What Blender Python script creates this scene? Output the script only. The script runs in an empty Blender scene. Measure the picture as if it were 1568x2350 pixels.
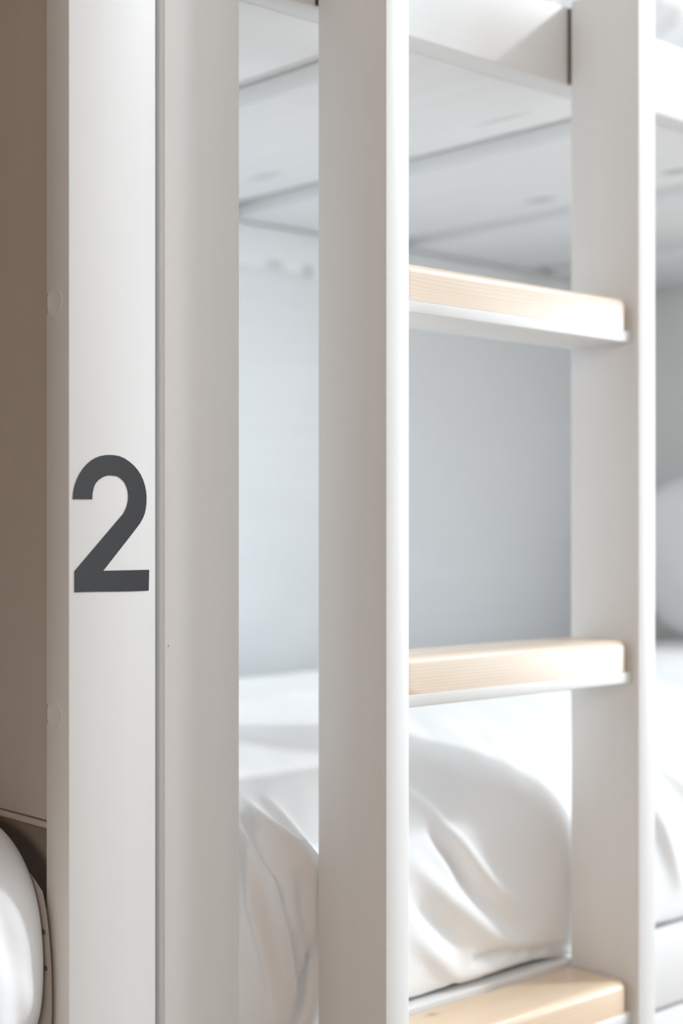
import bpy, bmesh, math
from mathutils import Vector, noise
# ---------------------------------------------------------------- camera, light, exposure
# World axes: X runs along the bed's long side, Y across the bed (depth), Z up. Floor at z = 0.
EYE = 0.85
S = bpy.context.scene
C = S.collection
S.view_settings.view_transform = 'Standard'
S.view_settings.look = 'None'
S.view_settings.gamma = 1.0
S.view_settings.use_curve_mapping = False
S.view_settings.exposure = 0.03
S.cycles.use_denoising = True
S.cycles.max_bounces = 10
S.cycles.diffuse_bounces = 8

cd = bpy.data.cameras.new('camera')
cam = bpy.data.objects.new('camera', cd)
C.objects.link(cam)
cam.location = (-0.9083, -0.9308, EYE)
cam.rotation_euler = (math.pi/2, 0.0, math.radians(-42.6467))
cd.sensor_fit = 'VERTICAL'
cd.sensor_height = 36.0
cd.lens = 3500/2350*36
cd.shift_y = (1215-1175)/2350
cd.clip_start = 0.05
cd.dof.use_dof = True
cd.dof.focus_distance = 1.25
cd.dof.aperture_fstop = 3.0

w = bpy.data.worlds.new('world')
S.world = w
w.use_nodes = True
w.node_tree.nodes['Background'].inputs[0].default_value = (0.75, 0.87, 1.0, 1)
w.node_tree.nodes['Background'].inputs[1].default_value = 0.6

def area(name, loc, target, size, energy, col, shape='DISK', size_y=None):
    l = bpy.data.lights.new(name, 'AREA')
    l.shape = shape
    l.size = size
    if size_y:
        l.size_y = size_y
    l.energy = energy
    l.color = col
    o = bpy.data.objects.new(name, l)
    C.objects.link(o)
    o.location = loc
    o.rotation_euler = (Vector(target)-Vector(loc)).to_track_quat('-Z', 'Y').to_euler()
    return o
# round ceiling lamp up and to the right of the bunk
area('ceiling_lamp', (2.98, -1.86, 3.36), (0.15, 0.1, 0.9), 0.30, 72, (0.915, 0.965, 1.0))
# added daylight fill from unseen sources; the right wall has no window
area('daylight_fill', (5.10, -2.05, 1.20), (0.3, 0.1, 0.7), 2.0, 205, (0.82, 0.92, 1.0), 'RECTANGLE', 1.9)
area('daylight_fill', (1.55, -2.92, 1.55), (1.2, 0.3, 0.9), 1.9, 4, (0.85, 0.94, 1.0), 'RECTANGLE', 1.5)
# added warm fill light at the left, no real lamp there
area('warm_fill', (-2.9, -1.7, 1.5), (-0.2, 0.1, 0.8), 0.6, 13, (1.0, 0.80, 0.64))

# ---------------------------------------------------------------- materials
def nodes(name):
    m = bpy.data.materials.new(name)
    m.use_nodes = True
    nt = m.node_tree
    return m, nt, nt.nodes['Principled BSDF']

def tex_coord(nt, scale=(1, 1, 1)):
    tc = nt.nodes.new('ShaderNodeTexCoord')
    mp = nt.nodes.new('ShaderNodeMapping')
    mp.inputs['Scale'].default_value = scale
    nt.links.new(tc.outputs['Object'], mp.inputs[0])
    return mp.outputs[0]

def noise_tex(nt, vec, scale, detail=3, rough=0.5):
    n = nt.nodes.new('ShaderNodeTexNoise')
    n.inputs['Scale'].default_value = scale
    n.inputs['Detail'].default_value = detail
    n.inputs['Roughness'].default_value = rough
    nt.links.new(vec, n.inputs['Vector'])
    return n.outputs['Fac']

def bump(nt, b, h, strength, dist):
    n = nt.nodes.new('ShaderNodeBump')
    n.inputs['Strength'].default_value = strength
    n.inputs['Distance'].default_value = dist
    nt.links.new(h, n.inputs['Height'])
    nt.links.new(n.outputs[0], b.inputs['Normal'])

def ramp(nt, fac, stops):
    r = nt.nodes.new('ShaderNodeValToRGB')
    e = r.color_ramp.elements
    e[0].position, e[0].color = stops[0][0], (*stops[0][1], 1)
    e[1].position, e[1].color = stops[1][0], (*stops[1][1], 1)
    for p, c in stops[2:]:
        x = e.new(p)
        x.color = (*c, 1)
    nt.links.new(fac, r.inputs[0])
    return r.outputs[0]

def knot_mix(nt, vec, col, knots):
    """darken elongated spots: knots = [(centre, radii, colour, strength)] in object coordinates"""
    for c, r, kc, st in knots:
        sb = nt.nodes.new('ShaderNodeVectorMath'); sb.operation = 'SUBTRACT'
        nt.links.new(vec, sb.inputs[0]); sb.inputs[1].default_value = c
        dv = nt.nodes.new('ShaderNodeVectorMath'); dv.operation = 'DIVIDE'
        nt.links.new(sb.outputs[0], dv.inputs[0]); dv.inputs[1].default_value = r
        ln = nt.nodes.new('ShaderNodeVectorMath'); ln.operation = 'LENGTH'
        nt.links.new(dv.outputs[0], ln.inputs[0])
        mr = nt.nodes.new('ShaderNodeMapRange')
        mr.interpolation_type = 'SMOOTHSTEP'
        mr.inputs['From Min'].default_value = 1.0
        mr.inputs['From Max'].default_value = 0.25
        mr.inputs['To Max'].default_value = st
        nt.links.new(ln.outputs['Value'], mr.inputs[0])
        mx = nt.nodes.new('ShaderNodeMix'); mx.data_type = 'RGBA'
        nt.links.new(mr.outputs[0], mx.inputs[0])
        nt.links.new(col, mx.inputs[6])
        mx.inputs[7].default_value = (*kc, 1)
        col = mx.outputs[2]
    return col

def paint(name, col, rough=0.42, grain=(14, 160, 14), knots=(), amt=0.025, bstr=0.08):
    m, nt, b = nodes(name)
    v = tex_coord(nt, grain)
    f = noise_tex(nt, v, 1.0, 3)
    lo = tuple(c*(1-amt) for c in col)
    cl = ramp(nt, f, [(0.3, lo), (0.7, col)])
    if knots:
        tc = tex_coord(nt)
        cl = knot_mix(nt, tc, cl, knots)
    nt.links.new(cl, b.inputs['Base Color'])
    b.inputs['Roughness'].default_value = rough
    b.inputs['Specular IOR Level'].default_value = 0.4
    v2 = tex_coord(nt)
    bump(nt, b, noise_tex(nt, v2, 420, 2), bstr, 0.0006)
    return m

WHITE = (0.87, 0.868, 0.862)
F_SPECK = 0.0
M_PAINT = paint('white_painted_wood', WHITE, grain=(40, 40, 3))
M_POST = paint('white_painted_post', WHITE, grain=(40, 40, 3), knots=[((-.1615-.70, F_SPECK, 0.7541), (0.0012, 0.006, 0.0014), (0.35, 0.30, 0.26), 0.8)])
M_RAIL = paint('white_painted_rail', WHITE, grain=(3, 40, 40))
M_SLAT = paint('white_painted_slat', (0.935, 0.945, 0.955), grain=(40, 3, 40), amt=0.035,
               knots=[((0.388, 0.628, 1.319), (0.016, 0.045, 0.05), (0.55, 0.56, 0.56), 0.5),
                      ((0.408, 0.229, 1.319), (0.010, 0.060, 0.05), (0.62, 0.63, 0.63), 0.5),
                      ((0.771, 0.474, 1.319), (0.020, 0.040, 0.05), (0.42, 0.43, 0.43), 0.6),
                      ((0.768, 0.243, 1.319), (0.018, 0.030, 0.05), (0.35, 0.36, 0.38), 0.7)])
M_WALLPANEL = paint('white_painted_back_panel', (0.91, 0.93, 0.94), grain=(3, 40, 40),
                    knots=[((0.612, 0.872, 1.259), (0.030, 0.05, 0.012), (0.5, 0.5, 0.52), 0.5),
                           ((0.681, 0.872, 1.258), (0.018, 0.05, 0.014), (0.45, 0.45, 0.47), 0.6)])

def cloth(name, col):
    m, nt, b = nodes(name)
    b.inputs['Base Color'].default_value = (*col, 1)
    b.inputs['Roughness'].default_value = 0.85
    b.inputs['Specular IOR Level'].default_value = 0.15
    b.inputs['Sheen Weight'].default_value = 0.15
    v = tex_coord(nt)
    bump(nt, b, noise_tex(nt, v, 900, 2), 0.1, 0.0005)
    return m
M_CLOTH = cloth('white_cotton', (0.93, 0.932, 0.938))
M_FLAP_SHADE = cloth('shade_toned_cotton', (0.50, 0.45, 0.41))  # darkened cotton: carries the shade on the pillowcase flap
M_TICK = cloth('mattress_ticking', (0.80, 0.79, 0.77))

def pine(name, knots, tint=(1, 1, 1)):
    m, nt, b = nodes(name)
    tc = nt.nodes.new('ShaderNodeTexCoord')
    mp = nt.nodes.new('ShaderNodeMapping')
    mp.inputs['Scale'].default_value = (1.3, 12, 12)
    nt.links.new(tc.outputs['Object'], mp.inputs[0])
    n1 = nt.nodes.new('ShaderNodeTexNoise')
    n1.inputs['Scale'].default_value = 1.6
    n1.inputs['Detail'].default_value = 2
    nt.links.new(mp.outputs[0], n1.inputs['Vector'])
    # growth rings: distance along Z tilted, bent by slow noise
    sx = nt.nodes.new('ShaderNodeSeparateXYZ')
    nt.links.new(tc.outputs['Object'], sx.inputs[0])
    def mth(op, a, bb):
        q = nt.nodes.new('ShaderNodeMath'); q.operation = op
        for i, x in enumerate((a, bb)):
            if isinstance(x, (int, float)): q.inputs[i].default_value = x
            else: nt.links.new(x, q.inputs[i])
        return q.outputs[0]
    rr = mth('ADD', mth('MULTIPLY', sx.outputs[2], 330.0), mth('MULTIPLY', sx.outputs[1], 240.0))
    rr = mth('ADD', rr, mth('MULTIPLY', n1.outputs['Fac'], 9.0))
    wv = mth('FRACT', rr, 0.0)
    col = ramp(nt, wv, [(0.0, (0.90, 0.765, 0.625)), (1.0, (0.81, 0.62, 0.46)), (0.6, (0.89, 0.75, 0.605)), (0.9, (0.82, 0.64, 0.48))])
    # fine fibres
    mp2 = nt.nodes.new('ShaderNodeMapping')
    mp2.inputs['Scale'].default_value = (8, 900, 900)
    nt.links.new(tc.outputs['Object'], mp2.inputs[0])
    fb = noise_tex(nt, mp2.outputs[0], 1.0, 2)
    fc = ramp(nt, fb, [(0.3, (0.92, 0.90, 0.88)), (0.7, (1, 1, 1))])
    mx = nt.nodes.new('ShaderNodeMix'); mx.data_type = 'RGBA'; mx.blend_type = 'MULTIPLY'
    mx.inputs[0].default_value = 0.6
    nt.links.new(col, mx.inputs[6]); nt.links.new(fc, mx.inputs[7])
    # paler stretches along the board
    mp3 = nt.nodes.new('ShaderNodeMapping')
    mp3.inputs['Scale'].default_value = (5, 30, 30)
    nt.links.new(tc.outputs['Object'], mp3.inputs[0])
    pl = noise_tex(nt, mp3.outputs[0], 1.0, 2)
    mx2 = nt.nodes.new('ShaderNodeMix'); mx2.data_type = 'RGBA'
    pf = nt.nodes.new('ShaderNodeMapRange')
    pf.inputs['From Min'].default_value = 0.4; pf.inputs['From Max'].default_value = 0.7
    pf.inputs['To Max'].default_value = 0.55
    nt.links.new(pl, pf.inputs[0])
    nt.links.new(pf.outputs[0], mx2.inputs[0])
    nt.links.new(mx.outputs[2], mx2.inputs[6]); mx2.inputs[7].default_value = (0.92, 0.81, 0.69, 1)
    mx3 = nt.nodes.new('ShaderNodeMix'); mx3.data_type = 'RGBA'; mx3.blend_type = 'MULTIPLY'
    mx3.inputs[0].default_value = 1.0
    nt.links.new(mx2.outputs[2], mx3.inputs[6]); mx3.inputs[7].default_value = (*tint, 1)
    cl = knot_mix(nt, tc.outputs['Object'], mx3.outputs[2], knots) if knots else mx3.outputs[2]
    nt.links.new(cl, b.inputs['Base Color'])
    b.inputs['Roughness'].default_value = 0.33
    b.inputs['Coat Weight'].default_value = 0.25
    b.inputs['Coat Roughness'].default_value = 0.25
    bump(nt, b, fb, 0.06, 0.0005)
    return m
M_PINE = [pine('clear_varnished_pine', []),
          pine('clear_varnished_pine_reddish_corner', [((0.034, 0.004, 0.703), (0.026, 0.012, 0.011), (0.72, 0.34, 0.16), 0.75)]),
          pine('clear_varnished_pine_with_knot', [((0.126, 0.066, 0.394), (0.0065, 0.0045, 0.02), (0.30, 0.16, 0.08), 0.95),
                                       ((0.126, 0.066, 0.394), (0.016, 0.009, 0.02), (0.68, 0.45, 0.26), 0.6)], (1.0, 0.93, 0.83))]
def plain(name, col, rough=0.6):
    m, nt, b = nodes(name)
    v = tex_coord(nt)
    f = noise_tex(nt, v, 60, 3)
    cl = ramp(nt, f, [(0.3, tuple(c*0.94 for c in col)), (0.7, col)])
    nt.links.new(cl, b.inputs['Base Color'])
    b.inputs['Roughness'].default_value = rough
    return m
M_VINYL = plain('charcoal_vinyl', (0.030, 0.030, 0.032), 0.6)
M_BUTTON = plain('grey_button', (0.16, 0.15, 0.15), 0.4)
M_WALL = plain('pale_wall_paint', (0.78, 0.79, 0.80), 0.8)
M_WALL_BROWN = plain('brown_wall_paint', (0.16, 0.105, 0.07), 0.8)
M_VENEER = plain('brown_wood_veneer', (0.17, 0.11, 0.075), 0.6)
M_CEIL = plain('ceiling_paint', (0.82, 0.82, 0.82), 0.85)
M_GLASSFRAME = plain('window_frame_paint', (0.8, 0.8, 0.8), 0.5)
def floor_mat():
    m, nt, b = nodes('oak_floor')
    v = tex_coord(nt, (1.2, 18, 1))
    f = noise_tex(nt, v, 2.0, 4)
    cl = ramp(nt, f, [(0.3, (0.30, 0.23, 0.17)), (0.7, (0.40, 0.31, 0.235))])
    nt.links.new(cl, b.inputs['Base Color'])
    b.inputs['Roughness'].default_value = 0.5
    return m
M_FLOOR = floor_mat()
M_PANEL_SHADE = paint('panel_shade_tone', (0.55, 0.49, 0.435), grain=(40, 40, 3))  # shade inside the left bunk, put into the panel colour

# ---------------------------------------------------------------- helpers
def link(name, me, mat, parent=None):
    o = bpy.data.objects.new(name, me)
    C.objects.link(o)
    if mat:
        me.materials.append(mat)
    if parent:
        o.parent = parent
    return o

def smooth(me, ang=40):
    for p in me.polygons:
        p.use_smooth = True
    me.set_sharp_from_angle(angle=math.radians(ang))

def box(name, lo, hi, mat, parent=None, bev=0.0018, seg=2):
    """a board from corner lo to corner hi (relative to its parent), with softened arrises"""
    bm = bmesh.new()
    bmesh.ops.create_cube(bm, size=1.0)
    for v in bm.verts:
        v.co = Vector([(lo[i]+hi[i])/2 + v.co[i]*(hi[i]-lo[i]) for i in range(3)])
    if bev:
        bmesh.ops.bevel(bm, geom=list(bm.edges), offset=bev, segments=seg, affect='EDGES', profile=0.5)
    me = bpy.data.meshes.new(name)
    bm.to_mesh(me); bm.free()
    if bev:
        smooth(me, 50)
    return link(name, me, mat, parent)

def prism(name, pts, axis, a0, a1, mat, parent=None, bev=0.0):
    """extrude a closed outline. axis 'X': pts are (y, z); axis 'Y': pts are (x, z)"""
    bm = bmesh.new()
    mk = (lambda p, a: (a, p[0], p[1])) if axis == 'X' else (lambda p, a: (p[0], a, p[1]))
    n = len(pts)
    A = [bm.verts.new(mk(p, a0)) for p in pts]
    B = [bm.verts.new(mk(p, a1)) for p in pts]
    bm.faces.new(A); bm.faces.new(B)
    for i in range(n):
        bm.faces.new((A[i], A[(i+1) % n], B[(i+1) % n], B[i]))
    bmesh.ops.recalc_face_normals(bm, faces=bm.faces)
    if bev:
        ed = [e for e in bm.edges if len(e.link_faces) == 2 and e.calc_face_angle() > 1.0]
        bmesh.ops.bevel(bm, geom=ed, offset=bev, segments=2, affect='EDGES', profile=0.5)
    me = bpy.data.meshes.new(name)
    bm.to_mesh(me); bm.free()
    smooth(me, 30)
    return link(name, me, mat, parent)

def thing(name, label, cat, loc=(0, 0, 0), group=None):
    o = bpy.data.objects.new(name, None)
    C.objects.link(o)
    o.location = loc
    o.empty_display_size = 0.1
    o['label'] = label; o['category'] = cat
    if group:
        o['group'] = group
    return o

def tag(o, label, cat=None):
    o['label'] = label
    if cat:
        o['category'] = cat
    return o

def struct(o):
    o['kind'] = 'structure'
    return o
Z = lambda h: EYE + h

# ---------------------------------------------------------------- the room
YB = 0.92           # back wall face
struct(box('floor', (-3.2, -3.1, -0.05), (5.4, 1.0, 0.0), M_FLOOR, bev=0))
struct(box('ceiling', (-3.2, -3.1, 3.50), (5.4, 1.0, 3.60), M_CEIL, bev=0))
struct(box('wall_back', (-3.2, YB, 0), (5.4, 1.0, 3.50), M_WALL, bev=0))
struct(box('wall_left', (-3.2, -3.1, 0), (-3.1, YB, 3.50), M_WALL_BROWN, bev=0))
struct(box('wall_right', (5.3, -3.1, 0), (5.4, YB, 3.50), M_WALL, bev=0))
def wall_front():
    # wall behind the camera, with one window opening
    x0, x1, z0, z1 = 0.55, 2.55, 0.75, 2.35
    bm = bmesh.new()
    def bx(lo, hi):
        g = bmesh.ops.create_cube(bm, size=1.0)
        for v in g['verts']:
            v.co = Vector([(lo[i]+hi[i])/2 + v.co[i]*(hi[i]-lo[i]) for i in range(3)])
    bx((-3.2, -3.1, 0), (x0, -3.0, 3.50)); bx((x1, -3.1, 0), (5.4, -3.0, 3.50))
    bx((x0, -3.1, 0), (x1, -3.0, z0)); bx((x0, -3.1, z1), (x1, -3.0, 3.50))
    me = bpy.data.meshes.new('wall_front'); bm.to_mesh(me); bm.free()
    struct(link('wall_front', me, M_WALL))
    wf = bpy.data.objects.new('window_1', None); C.objects.link(wf); wf.location = (x0, -3.06, z0); struct(wf)
    W, Hh = x1-x0, z1-z0
    box('frame_rail', (0, -.03, 0), (W, .03, .06), M_GLASSFRAME, wf); box('frame_rail', (0, -.03, Hh-.06), (W, .03, Hh), M_GLASSFRAME, wf)
    for a in (0, W/2-.03, W-.06):
        box('frame_stile', (a, -.03, .06), (a+.06, .03, Hh-.06), M_GLASSFRAME, wf)
wall_front()

# ---------------------------------------------------------------- bunk bed in the middle
F = 0.0908; BK = 0.1238            # front and rear face of posts and rails
bed = thing('bunk_bed', 'white painted wooden bunk bed behind the ladder', 'bed', (0.70, F, 0))
def bbox_(name, lo, hi, mat, bev=0.0018, parent=None):
    L = bed.location
    o = box(name, lo, hi, mat, None, bev)
    o.data.transform(__import__('mathutils').Matrix.Translation((-L.x, -L.y, 0)))
    o.parent = bed
    return o
def use_world_coords(mat, root):
    """texture space follows the bed, measured from the bed's own foot"""
    for n in mat.node_tree.nodes:
        if n.type == 'TEX_COORD':
            n.object = root
anchor_shift = (-0.70, -F, 0)
for m in (M_SLAT, M_WALLPANEL):
    for n in m.node_tree.nodes:
        if n.type == 'VECT_MATH' and n.operation == 'SUBTRACT':
            c = n.inputs[1].default_value
            n.inputs[1].default_value = (c[0]+anchor_shift[0], c[1]+anchor_shift[1], c[2])
TOP = 2.10
bbox_('post', (-0.1663, F, 0), (-0.0860, BK, TOP), M_POST, 0.002)
bbox_('side_rail', (-0.0855, F, Z(.4685)), (1.604, BK-.001, Z(.5515)), M_RAIL)
bbox_('side_rail', (-0.0855, F, Z(-.5405)), (1.604, BK-.001, Z(-.4545)), M_RAIL)
bbox_('end_panel', (-0.1655, BK+.001, 0.02), (-0.1465, 0.90, TOP), M_PAINT)
bbox_('end_panel', (1.575, BK, 0.02), (1.597, 0.900, 1.62), M_PAINT)
bbox_('post', (1.606, F, 0), (1.686, BK, TOP), M_PAINT, 0.002)
bbox_('back_panel', (-0.146, 0.883, 0.02), (1.574, 0.900, 1.62), M_WALLPANEL)
bbox_('back_rail', (-0.146, 0.872, Z(.400)), (1.574, 0.8825, Z(.4665)), M_WALLPANEL)
for x0, x1 in ((-0.146, 0.0983), (0.1603, 0.4649), (0.5351, 0.8397), (0.9038, 1.2084), (1.2725, 1.57)):
    bbox_('slat', (x0, BK+.0005, Z(.4688)), (x1, 0.882, Z(.4938)), M_SLAT, 0.005)
for x0, x1 in ((-.146, .080), (.138, .440), (.506, .808), (.868, 1.170), (1.230, 1.570)):
    bbox_('base_slat', (x0, BK+.001, Z(-.53)), (x1, 0.882, Z(-.508)), M_SLAT, 0.0025)
dr = bbox_('drawer_front', (-0.080, F+.001, 0.04), (1.600, F+.022, Z(-.5455)), M_RAIL)

# ---------------------------------------------------------------- ladder
lad = thing('bunk_ladder', 'white wooden ladder with three pale pine treads leaning on the bunk', 'ladder', (0.1932, 0.0432, 0))
LX, LY = 0.1932, 0.0432
LTOP = Z(.556)
for a, b_ in ((0.0, 0.0290), (0.3568, 0.3864)):
    box('stile', (a-LX, -LY, 0), (b_-LX, 0.0866-LY, LTOP), M_PAINT, lad, 0.0016)
M_GAP_SHADE = plain('gap_shade', (0.085, 0.075, 0.065), 0.95)
for a, b_ in ((0.0, 0.0290), (0.3568, 0.3864)):
    # added dark strip standing in for the shade between stile and rail
    box('gap_shade_strip', (a+.0006-LX, 0.0867-LY, Z(.470)), (b_-.0006-LX, 0.0906-LY, Z(.549)), M_GAP_SHADE, lad, 0)
def tread_mesh(lo, hi, rc=0.009, rt=0.0085):
    bm = bmesh.new()
    bmesh.ops.create_cube(bm, size=1.0)
    for v in bm.verts:
        v.co = Vector([(lo[i]+hi[i])/2 + v.co[i]*(hi[i]-lo[i]) for i in range(3)])
    ed = [e for e in bm.edges if abs(e.verts[0].co.z-e.verts[1].co.z) > 1e-4]
    bmesh.ops.bevel(bm, geom=ed, offset=rc, segments=5, affect='EDGES', profile=0.5)
    zt = hi[2]
    ed = [e for e in bm.edges if all(abs(v.co.z-zt) < 1e-5 for v in e.verts)]
    bmesh.ops.bevel(bm, geom=ed, offset=rt, segments=4, affect='EDGES', profile=0.5)
    me = bpy.data.meshes.new('tread')
    bm.to_mesh(me); bm.free()
    smooth(me, 35)
    return me
for i, ht in enumerate((0.2335, -0.1115, -0.4560)):
    hw = ht - 0.0330
    r = box('rung', (0.0292-LX, 0.0075-LY, Z(hw-.0112)), (0.3566-LX, 0.0845-LY, Z(hw)), M_RAIL, lad, 0.0012)
    me = tread_mesh((0.0310-LX, 0.0085-LY, Z(hw)+.0002), (0.3520-LX, 0.0835-LY, Z(ht)))
    t = link('tread', me, M_PINE[i], r)
    t['label'] = 'pale varnished pine tread with rounded edges'
for m in M_PINE:
    for n in m.node_tree.nodes:
        if n.type == 'VECT_MATH' and n.operation == 'SUBTRACT':
            c = n.inputs[1].default_value
            n.inputs[1].default_value = (c[0]-LX, c[1]-LY, c[2])

# ---------------------------------------------------------------- neighbouring bunk on the left, numbered 2
bed2 = thing('bunk_bed', 'white painted bunk bed at the left edge, its post marked with a dark numeral 2', 'bed', (-0.2158, F, 0))
PX0, PX1 = -0.2574+0.2158, -0.1742+0.2158
PD = 0.0331                                     # post thickness
nz = [Z(.1801), Z(-.1470)]                      # heights of the two plug notches
prof = [(0, 0), (PD, 0)]
for zc in sorted(nz):
    prof += [(PD, zc-.0085), (PD-.0022, zc-.0068), (PD-.0026, zc), (PD-.0022, zc+.0068), (PD, zc+.0085)]
prof += [(PD, TOP), (0, TOP)]
post2 = prism('post', prof, 'X', PX0, PX1, M_PAINT, bed2, 0.0012)
def plug(zc):
    # round cover plug in the side of the post, cut off at the notch
    bm = bmesh.new()
    R = 0.0112; yc = PD-.0126
    rows = []
    for rr, xx in ((0, -.00005), (R-.0012, -.00005), (R-.0004, -.0005), (R, -.0001), (R+.0003, .0004)):
        if rr == 0:
            rows.append([bm.verts.new((PX0+xx-.0004, yc, zc))]*48); continue
        rows.append([bm.verts.new((PX0+xx-(.0004 if rr < R-.0006 else 0), min(yc+rr*math.cos(k*math.pi/24), PD-.0027), zc+rr*math.sin(k*math.pi/24))) for k in range(48)])
    for a, b_ in zip(rows, rows[1:]):
        for k in range(48):
            vs = [a[k], a[(k+1) % 48], b_[(k+1) % 48], b_[k]]
            vs = list(dict.fromkeys(vs))
            try: bm.faces.new(vs)
            except ValueError: pass
    bmesh.ops.recalc_face_normals(bm, faces=bm.faces)
    me = bpy.data.meshes.new('cover_plug'); bm.to_mesh(me); bm.free()
    smooth(me, 30)
    o = link('cover_plug', me, M_PAINT, post2)
for zc in nz:
    plug(zc)
two = [(-.0364, -.0493), (-.0364, -.0327), (.0098, .0128), (.0128, .0180), (.0142, .0226), (.0146, .0266), (.0142, .0305), (.0131, .0341), (.0114, .0372),
       (.0091, .0396), (.0063, .0416), (.0031, .0428), (-.0029, .0432), (-.0068, .0428), (-.0103, .0415), (-.0140, .0394), (-.0169, .0366), (-.0185, .0338),
       (-.0194, .0308), (-.0200, .0275), (-.0201, .0238), (-.0379, .0236), (-.0377, .0275), (-.0370, .0315), (-.0358, .0355), (-.0342, .0393), (-.0317, .0438), (-.0285, .0480),
       (-.0250, .0515), (-.0212, .0544), (-.0170, .0567), (-.0125, .0583), (-.0080, .0592), (-.0036, .0595), (.0012, .0594), (.0061, .0587), (.0108, .0571), (.0151, .0548),
       (.0195, .0518), (.0234, .0482), (.0265, .0443), (.0288, .0401), (.0306, .0355), (.0317, .0306), (.0321, .0262), (.0320, .0218), (.0314, .0172), (.0303, .0129), (.0284, .0090),
       (.0257, .0050), (.0189, -.0025), (-.0098, -.0329), (.0347, -.0329), (.0342, -.0499), (.0180, -.0500), (.0038, -.0498), (-.0180, -.0494)]
num = prism('numeral', [(x, Z(z)) for x, z in two], 'Y', -0.0006, 0.0002, M_VINYL, bed2)
num['label'] = 'charcoal adhesive numeral 2'
def b2(name, lo, hi, mat, bev=0.0018, parent=None):
    q = lambda p: (p[0]+.2158, p[1]-F, p[2])
    return box(name, q(lo), q(hi), mat, parent or bed2, bev)
PT = -0.2545                                     # side panel face inside the left bunk
b2('side_panel', (PT, BK+.0005, Z(-.2335)), (PT+.018, 0.90, TOP), M_PANEL_SHADE)
b2('panel_trim', (PT-.0005, BK+.0005, Z(-.2395)), (PT+.018, 0.90, Z(-.2345)), M_PANEL_SHADE, 0.0008)
b2('recess_panel', (PT+.030, BK+.0005, 0.02), (PT+.040, 0.90, Z(-.2396)), M_PANEL_SHADE)
b2('back_panel', (-2.05, 0.883, 0.02), (PT-.001, 0.900, 1.62), M_VENEER)
b2('side_rail', (-2.05, F, Z(.4685)), (-.2578, BK, Z(.5515)), M_RAIL)
b2('side_rail', (-2.05, F, Z(-.5405)), (-.2578, BK, Z(-.4545)), M_RAIL)
for k in range(5):
    x1 = PT-.004-k*.362
    b2('slat', (x1-.302, BK+.001, Z(.4688)), (x1, 0.882, Z(.4938)), M_SLAT, 0.005)
b2('side_panel', (-2.05, BK+.001, 0.02), (-2.03, 0.882, TOP), M_VENEER)
b2('post', (-2.13, F, 0), (-2.051, BK, TOP), M_PAINT)
for x0 in (-2.02, -1.62, -1.22, -0.82, -0.59):
    b2('base_slat', (x0, BK+.001, Z(-.53)), (x0+.302 if x0 < -.8 else -.262, 0.882, Z(-.508)), M_SLAT, 0.0025)

# ---------------------------------------------------------------- bedding
def seg_d(p, a, b):
    ax, ay = a; bx, by = b; px, py = p
    dx, dy = bx-ax, by-ay
    L = dx*dx+dy*dy
    t = 0 if L == 0 else max(0, min(1, ((px-ax)*dx+(py-ay)*dy)/L))
    return math.hypot(px-ax-dx*t, py-ay-dy*t), t
def crease(p, poly, width, amp):
    best = 9
    bt = 0
    n = len(poly)-1
    for i in range(n):
        d, t = seg_d(p, poly[i], poly[i+1])
        if d < best:
            best, bt = d, (i+t)/n
    env = math.sin(math.pi*min(1, max(0, 0.08+0.84*bt)))**0.7
    return amp*env*math.exp(-(best/width)**2)

def catmull(pts, n):
    """resample an open polyline smoothly to n points, evenly by length"""
    P = [pts[0]]+list(pts)+[pts[-1]]
    dense = []
    for i in range(1, len(P)-2):
        for k in range(24):
            t = k/24
            p0, p1, p2, p3 = P[i-1], P[i], P[i+1], P[i+2]
            dense.append(tuple(0.5*((2*p1[j])+(-p0[j]+p2[j])*t+(2*p0[j]-5*p1[j]+4*p2[j]-p3[j])*t*t+(-p0[j]+3*p1[j]-3*p2[j]+p3[j])*t**3) for j in (0, 1)))
    dense.append(tuple(pts[-1]))
    L = [0]
    for a, b in zip(dense, dense[1:]):
        L.append(L[-1]+math.dist(a, b))
    out, j = [], 0
    for k in range(n):
        q = L[-1]*k/(n-1)
        while j < len(L)-2 and L[j+1] < q: j += 1
        u = (q-L[j])/max(1e-9, L[j+1]-L[j])
        out.append(tuple(dense[j][i]+(dense[j+1][i]-dense[j][i])*u for i in (0, 1)))
    return out

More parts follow.
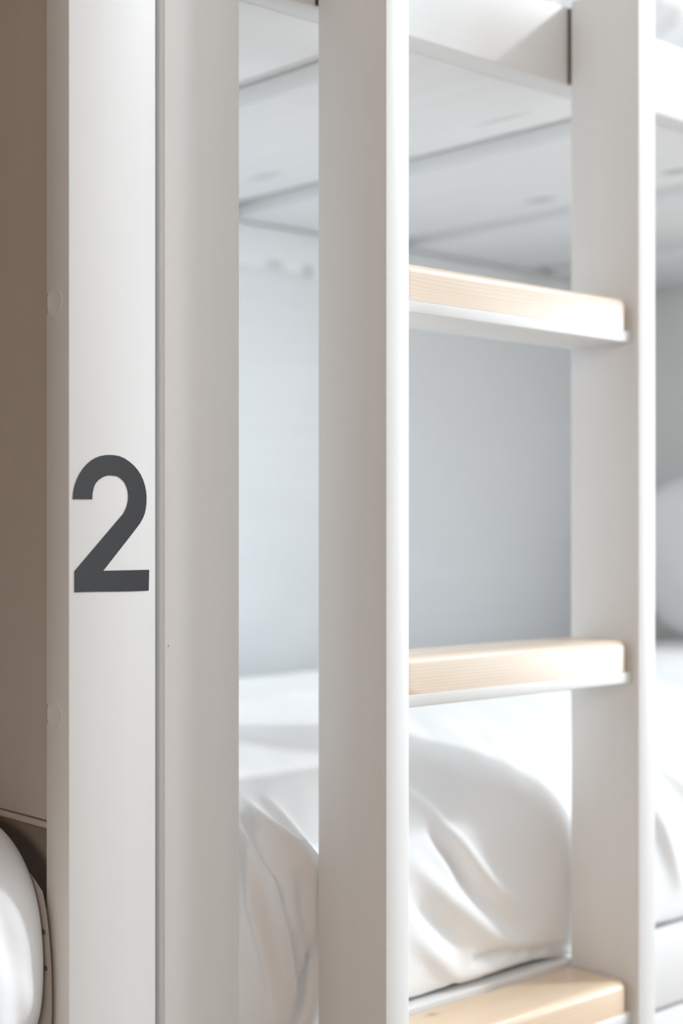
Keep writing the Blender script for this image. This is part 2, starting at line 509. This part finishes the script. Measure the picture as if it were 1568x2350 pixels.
def duvet(name, x0, x1, profile, nx, ny, amp, folds, seed, label, mod=None, ymin=None):
    """quilt laid along X with a cross-section (y, h) running from the wall over the front edge"""
    pr = catmull(profile, ny)
    ox, oy = (x0+x1)/2, pr[ny//2][0]
    vs = []
    for i in range(nx+1):
        x = x0+(x1-x0)*i/nx
        for j in range(ny):
            y, h = pr[j]
            a = pr[max(0, j-1)]; b = pr[min(ny-1, j+1)]
            tx, ty = b[0]-a[0], b[1]-a[1]
            l = math.hypot(tx, ty)
            n = (ty/l, -tx/l)
            if n[1] < 0 and abs(n[1]) > abs(n[0]): n = (n[0], n[1])
            sgn = 1 if (n[0]*(-1)+n[1]*1) > 0 else -1
            n = (n[0]*sgn, n[1]*sgn)
            s = j/(ny-1)
            d = amp*(noise.noise(Vector((x*5+seed, s*5, seed)))*1.0 + 0.45*noise.noise(Vector((x*13+seed, s*11, seed*2))))
            front = min(1, max(0, (0.30-y)/0.14))
            d += front*amp*0.35*noise.noise(Vector((x*34+s*14, s*9, seed*3)))
            if ymin is not None and y < .2:          # calmer where the quilt presses on the ladder
                d *= 0.3+0.7*min(1, max(0, (h+.34)/.12))
            for poly, wd, am in folds:
                if y < 0.24:
                    d += crease((x, h), poly, wd, am)
            dx = 0.0
            if mod:
                dx, d = mod(x, y, h, d)
            yy = y+n[0]*d
            if ymin is not None:
                # the quilt presses against the backs of the two ladder stiles and may bulge between them
                near = max(math.exp(-((x-.008)/.030)**2), math.exp(-((x-.372)/.050)**2))
                lim = ymin-.012*(1-near)
                if yy < lim+.006:
                    yy = lim+.006*math.exp((yy-lim-.006)/.006)
            vs.append((x+dx-ox, yy-oy, Z(h)+n[1]*d))
    fs = [(i*ny+j, i*ny+j+1, (i+1)*ny+j+1, (i+1)*ny+j) for i in range(nx) for j in range(ny-1)]
    me = bpy.data.meshes.new(name)
    me.from_pydata(vs, [], fs)
    bm = bmesh.new(); bm.from_mesh(me); bmesh.ops.recalc_face_normals(bm, faces=bm.faces)
    up = sum(f.normal.z for f in bm.faces)
    if up < 0: bmesh.ops.reverse_faces(bm, faces=bm.faces)
    bm.to_mesh(me); bm.free()
    for p in me.polygons: p.use_smooth = True
    o = link(name, me, M_CLOTH)
    o.location = (ox, oy, 0)
    md = o.modifiers.new('thickness', 'SOLIDIFY'); md.thickness = 0.012; md.offset = -1
    tag(o, label, 'duvet')
    return o

# lower bunk
mt = box('mattress', (-.13, BK+.012, Z(-.506)), (1.55, .868, Z(-.300)), M_TICK, None, .03, 4)
tag(mt, 'white mattress on the lower bunk under the white duvet', 'mattress')
low_prof = [(.872, -.252), (.83, -.224), (.70, -.205), (.50, -.197), (.34, -.197), (.24, -.208), (.170, -.228), (.126, -.258), (.0990, -.300), (.0922, -.345), (.0918, -.395), (.0945, -.432), (.0990, -.447), (.112, -.4520)]
folds = [([(.1326, -.2442), (.1626, -.273), (.2126, -.3312), (.2515, -.3678), (.2783, -.3877)], .0085, .011),
         ([(.1626, -.2942), (.1873, -.3232), (.2062, -.3519), (.2351, -.3848)], .0085, -.012),
         ([(.1326, -.3235), (.1749, -.3597), (.2384, -.4051), (.2988, -.4362)], .0100, .010),
         ([(.1296, -.3564), (.1626, -.3831), (.1999, -.4154)], .0080, -.008),
         ([(.1296, -.3898), (.1626, -.4169), (.1936, -.440)], .0090, .006),
         ([(.2158, -.4272), (.2582, -.4270), (.3126, -.4380), (.3697, -.4480)], .0050, -.011),
         ([(.195, -.441), (.235, -.438), (.270, -.437)], .0070, .008),
         ([(-.037, -.2520), (-.037, -.2596), (-.0114, -.2864), (.0094, -.3287), (.016, -.36)], .0060, .011),
         ([(-.014, -.250), (-.0036, -.284), (.0121, -.306), (.025, -.34)], .0050, .008),
         ([(-.0544, -.2588), (-.0395, -.3054), (-.0319, -.3336)], .0050, -.008),
         ([(-.0455, -.305), (-.0445, -.3353), (-.0319, -.3799), (-.0258, -.412), (-.0248, -.4373)], .0050, .010),
         ([(-.0765, -.270), (-.0755, -.2961), (-.0692, -.3349), (-.0569, -.3751), (-.0445, -.4196)], .0055, -.009),
         ([(-.0643, -.2626), (-.0643, -.2826), (-.0569, -.3218), (-.046, -.3695), (-.037, -.4174)], .0050, .006),
         ([(.0031, -.3765), (.0031, -.3865), (-.0089, -.4194), (-.0135, -.4450)], .0075, -.016),
         ([(-.0114, -.3092), (-.0114, -.3292), (-.0063, -.3574), (-.0037, -.3852)], .0070, -.006),
         ([(-.0207, -.362), (-.0207, -.382), (-.0166, -.4139), (-.0187, -.4450)], .0065, -.006),
         ([(.45, -.25), (.52, -.33), (.56, -.40)], .012, .010),
         ([(.50, -.24), (.60, -.31), (.66, -.37)], .012, .009)]
duvet('duvet', -.128, 1.45, low_prof, 420, 170, .0065, folds, 3.1, 'rumpled white duvet on the lower bunk behind the ladder', ymin=.0885)

def pillow(name, loc, size, rot, label, seed, parent_name=None, e=0.55):
    """closed pillow: a superellipse outline with a domed thickness"""
    a, b, c = size
    bm = bmesh.new()
    bmesh.ops.create_uvsphere(bm, u_segments=96, v_segments=64, radius=1)
    for v in bm.verts:
        x, y, z = v.co
        sp = lambda q, k: math.copysign(abs(q)**k, q)
        r = math.hypot(x, y)
        th = math.atan2(y, x)
        rr = sp(r, 0.75)
        px, py = rr*sp(math.cos(th), e), rr*sp(math.sin(th), e)
        pz = sp(z, 0.95)*(1-0.15*abs(px*py))
        d = 1+0.05*noise.noise(Vector((px*1.6+seed, py*1.6, pz*1.6)))+0.03*noise.noise(Vector((px*4, py*4+seed, pz*3)))
        v.co = Vector((px*a*d, py*b*d, pz*c*d))
    me = bpy.data.meshes.new(name); bm.to_mesh(me); bm.free()
    for p in me.polygons: p.use_smooth = True
    o = link(name, me, M_CLOTH)
    o.location = loc; o.rotation_euler = rot
    tag(o, label, 'pillow')
    return o
# pillow standing against the far end of the lower bunk: its plane spans Y and Z, thin in X
pillow('pillow', (1.420, .47, Z(-.053)), (.30, .155, .065), (math.radians(78), 0, math.radians(90)),
       'white pillow propped against the end panel of the lower bunk', 5.0)

# upper bunk
mt = box('mattress', (-.13, .190, Z(.4942)), (1.56, .870, Z(.600)), M_TICK, None, .03, 4)
tag(mt, 'white mattress on the upper bunk above the slats', 'mattress')
up_prof = [(.870, .615), (.80, .650), (.60, .672), (.36, .676), (.24, .672), (.165, .668), (.1250, .648), (.1150, .625), (.1230, .606), (.150, .590), (.172, .572), (.182, .558)]
duvet('duvet', -.128, 1.50, up_prof, 260, 110, .012,
      [([(.36, .66), (.42, .62), (.50, .565)], .009, .014), ([(.33, .64), (.37, .60), (.42, .565)], .010, -.012), ([(.44, .65), (.50, .61), (.56, .57)], .010, -.010)], 8.3,
      'white duvet on the upper bunk above the rail')

# left bunk
mt = box('mattress', (-2.02, BK+.004, Z(-.506)), (-.275, .868, Z(-.472)), M_TICK, None, .02, 4)
tag(mt, 'thin white mattress on the lower left bunk beside the numbered post', 'mattress')
mt = box('mattress', (-2.02, BK+.004, Z(.4942)), (-.275, .870, Z(.620)), M_TICK, None, .03, 4)
tag(mt, 'white mattress on the upper left bunk above the frame', 'mattress')
def lmod(x, y, h, d):
    # the free end of the quilt is rounded where it meets the side panel
    q = max(0, (x+.29)/.030)
    return 0.0, d-0.020*q**3
duvet('duvet', -2.0, -.2600, [(.870, -.300), (.78, -.262), (.60, -.250), (.50, -.246), (.43, -.255), (.415, -.290), (.408, -.345), (.408, -.40), (.415, -.445), (.43, -.460)],
      240, 90, .005, [], 12.7, 'white duvet on the lower left bunk behind the plump pillow', lmod)
def end_pillow(x0, x1, cy, ch, main, end, run, seed, label):
    """plump pillow whose rounded end sits flat against a panel at x1; section is a superellipse in (y, h)"""
    nx, ns = 90, 120
    bm = bmesh.new()
    rings = []
    for i in range(nx+1):
        # finer steps towards the end
        x = x0+(x1-x0)*(1-(1-i/nx)**1.7)
        q = max(0.0, (x-(x1-run))/run)
        g = 1-math.sqrt(max(0.0, 1-q*q))
        q0 = max(0.0, ((x0+run)-x)/run)
        g = max(g, 1-math.sqrt(max(0.0, 1-q0*q0)))
        ry = main[0]+(end[0]-main[0])*g; rh = main[1]+(end[1]-main[1])*g
        ring = []
        for k in range(ns):
            a = 2*math.pi*k/ns
            c, sn = math.cos(a), math.sin(a)
            py = math.copysign(abs(c)**.85, c); ph = math.copysign(abs(sn)**.85, sn)
            w_ = (1-g)
            d = w_*(.05*noise.noise(Vector((x*7+seed, py*1.4, ph*1.4)))+.022*noise.noise(Vector((x*30+ph*3, py*2.2+seed, ph*2.0))))
            # soft tension folds running down from the top edge
            fx = (x+.300)+.16*(ch*0+ph*rh)
            d -= .020*w_*math.exp(-(fx/.009)**2)*max(0, -py) + .022*w_*math.exp(-((fx+.035)/.011)**2)*max(0, -py)
            ring.append(bm.verts.new((x-(x0+x1)/2, py*ry*(1+d), ph*rh*(1+d))))
        rings.append(ring)
    for a, b_ in zip(rings, rings[1:]):
        for k in range(ns):
            bm.faces.new((a[k], a[(k+1) % ns], b_[(k+1) % ns], b_[k]))
    for ring in (rings[0], rings[-1]):
        bm.faces.new(ring)
    bmesh.ops.recalc_face_normals(bm, faces=bm.faces)
    me = bpy.data.meshes.new('pillow'); bm.to_mesh(me); bm.free()
    smooth(me, 60)
    o = link('pillow', me, M_CLOTH)
    o.location = ((x0+x1)/2, cy, Z(ch))
    return tag(o, label, 'pillow')
PX, PY, PH = (-.70-.2626)/2, .245, -.345
pl = end_pillow(-.70, -.2626, PY, PH, (.155, .117), (.1225, .106), .10, 4.0,
                'plump white pillow on the lower left bunk beside the numbered post')
# buttoned flap of the pillowcase, pressed flat against the post, its shade put into the cloth colour
fl = [(.1225, -.288), (.1165, -.305), (.1125, -.325), (.1100, -.345), (.1090, -.365), (.1092, -.385), (.1110, -.405), (.1160, -.425), (.150, -.440), (.170, -.40), (.170, -.30), (.150, -.275)]
o = prism('pillowcase_flap', [(y-PY, h-PH) for y, h in catmull(fl+[fl[0]], 60)[:-1]], 'X', -.2620-PX, -.2612-PX, M_FLAP_SHADE, pl, 0.0003)
o['label'] = 'buttoned flap of the pillowcase, coloured as in shade'
for h in (-.3195, -.3477):
    bpy_y = .1195 if h > -.33 else .1165
    pts = [(bpy_y-PY+.0022*math.cos(k*math.pi/8), h-PH+.0022*math.sin(k*math.pi/8)) for k in range(16)]
    prism('button', pts, 'X', -.2625-PX, -.2616-PX, M_BUTTON, pl)
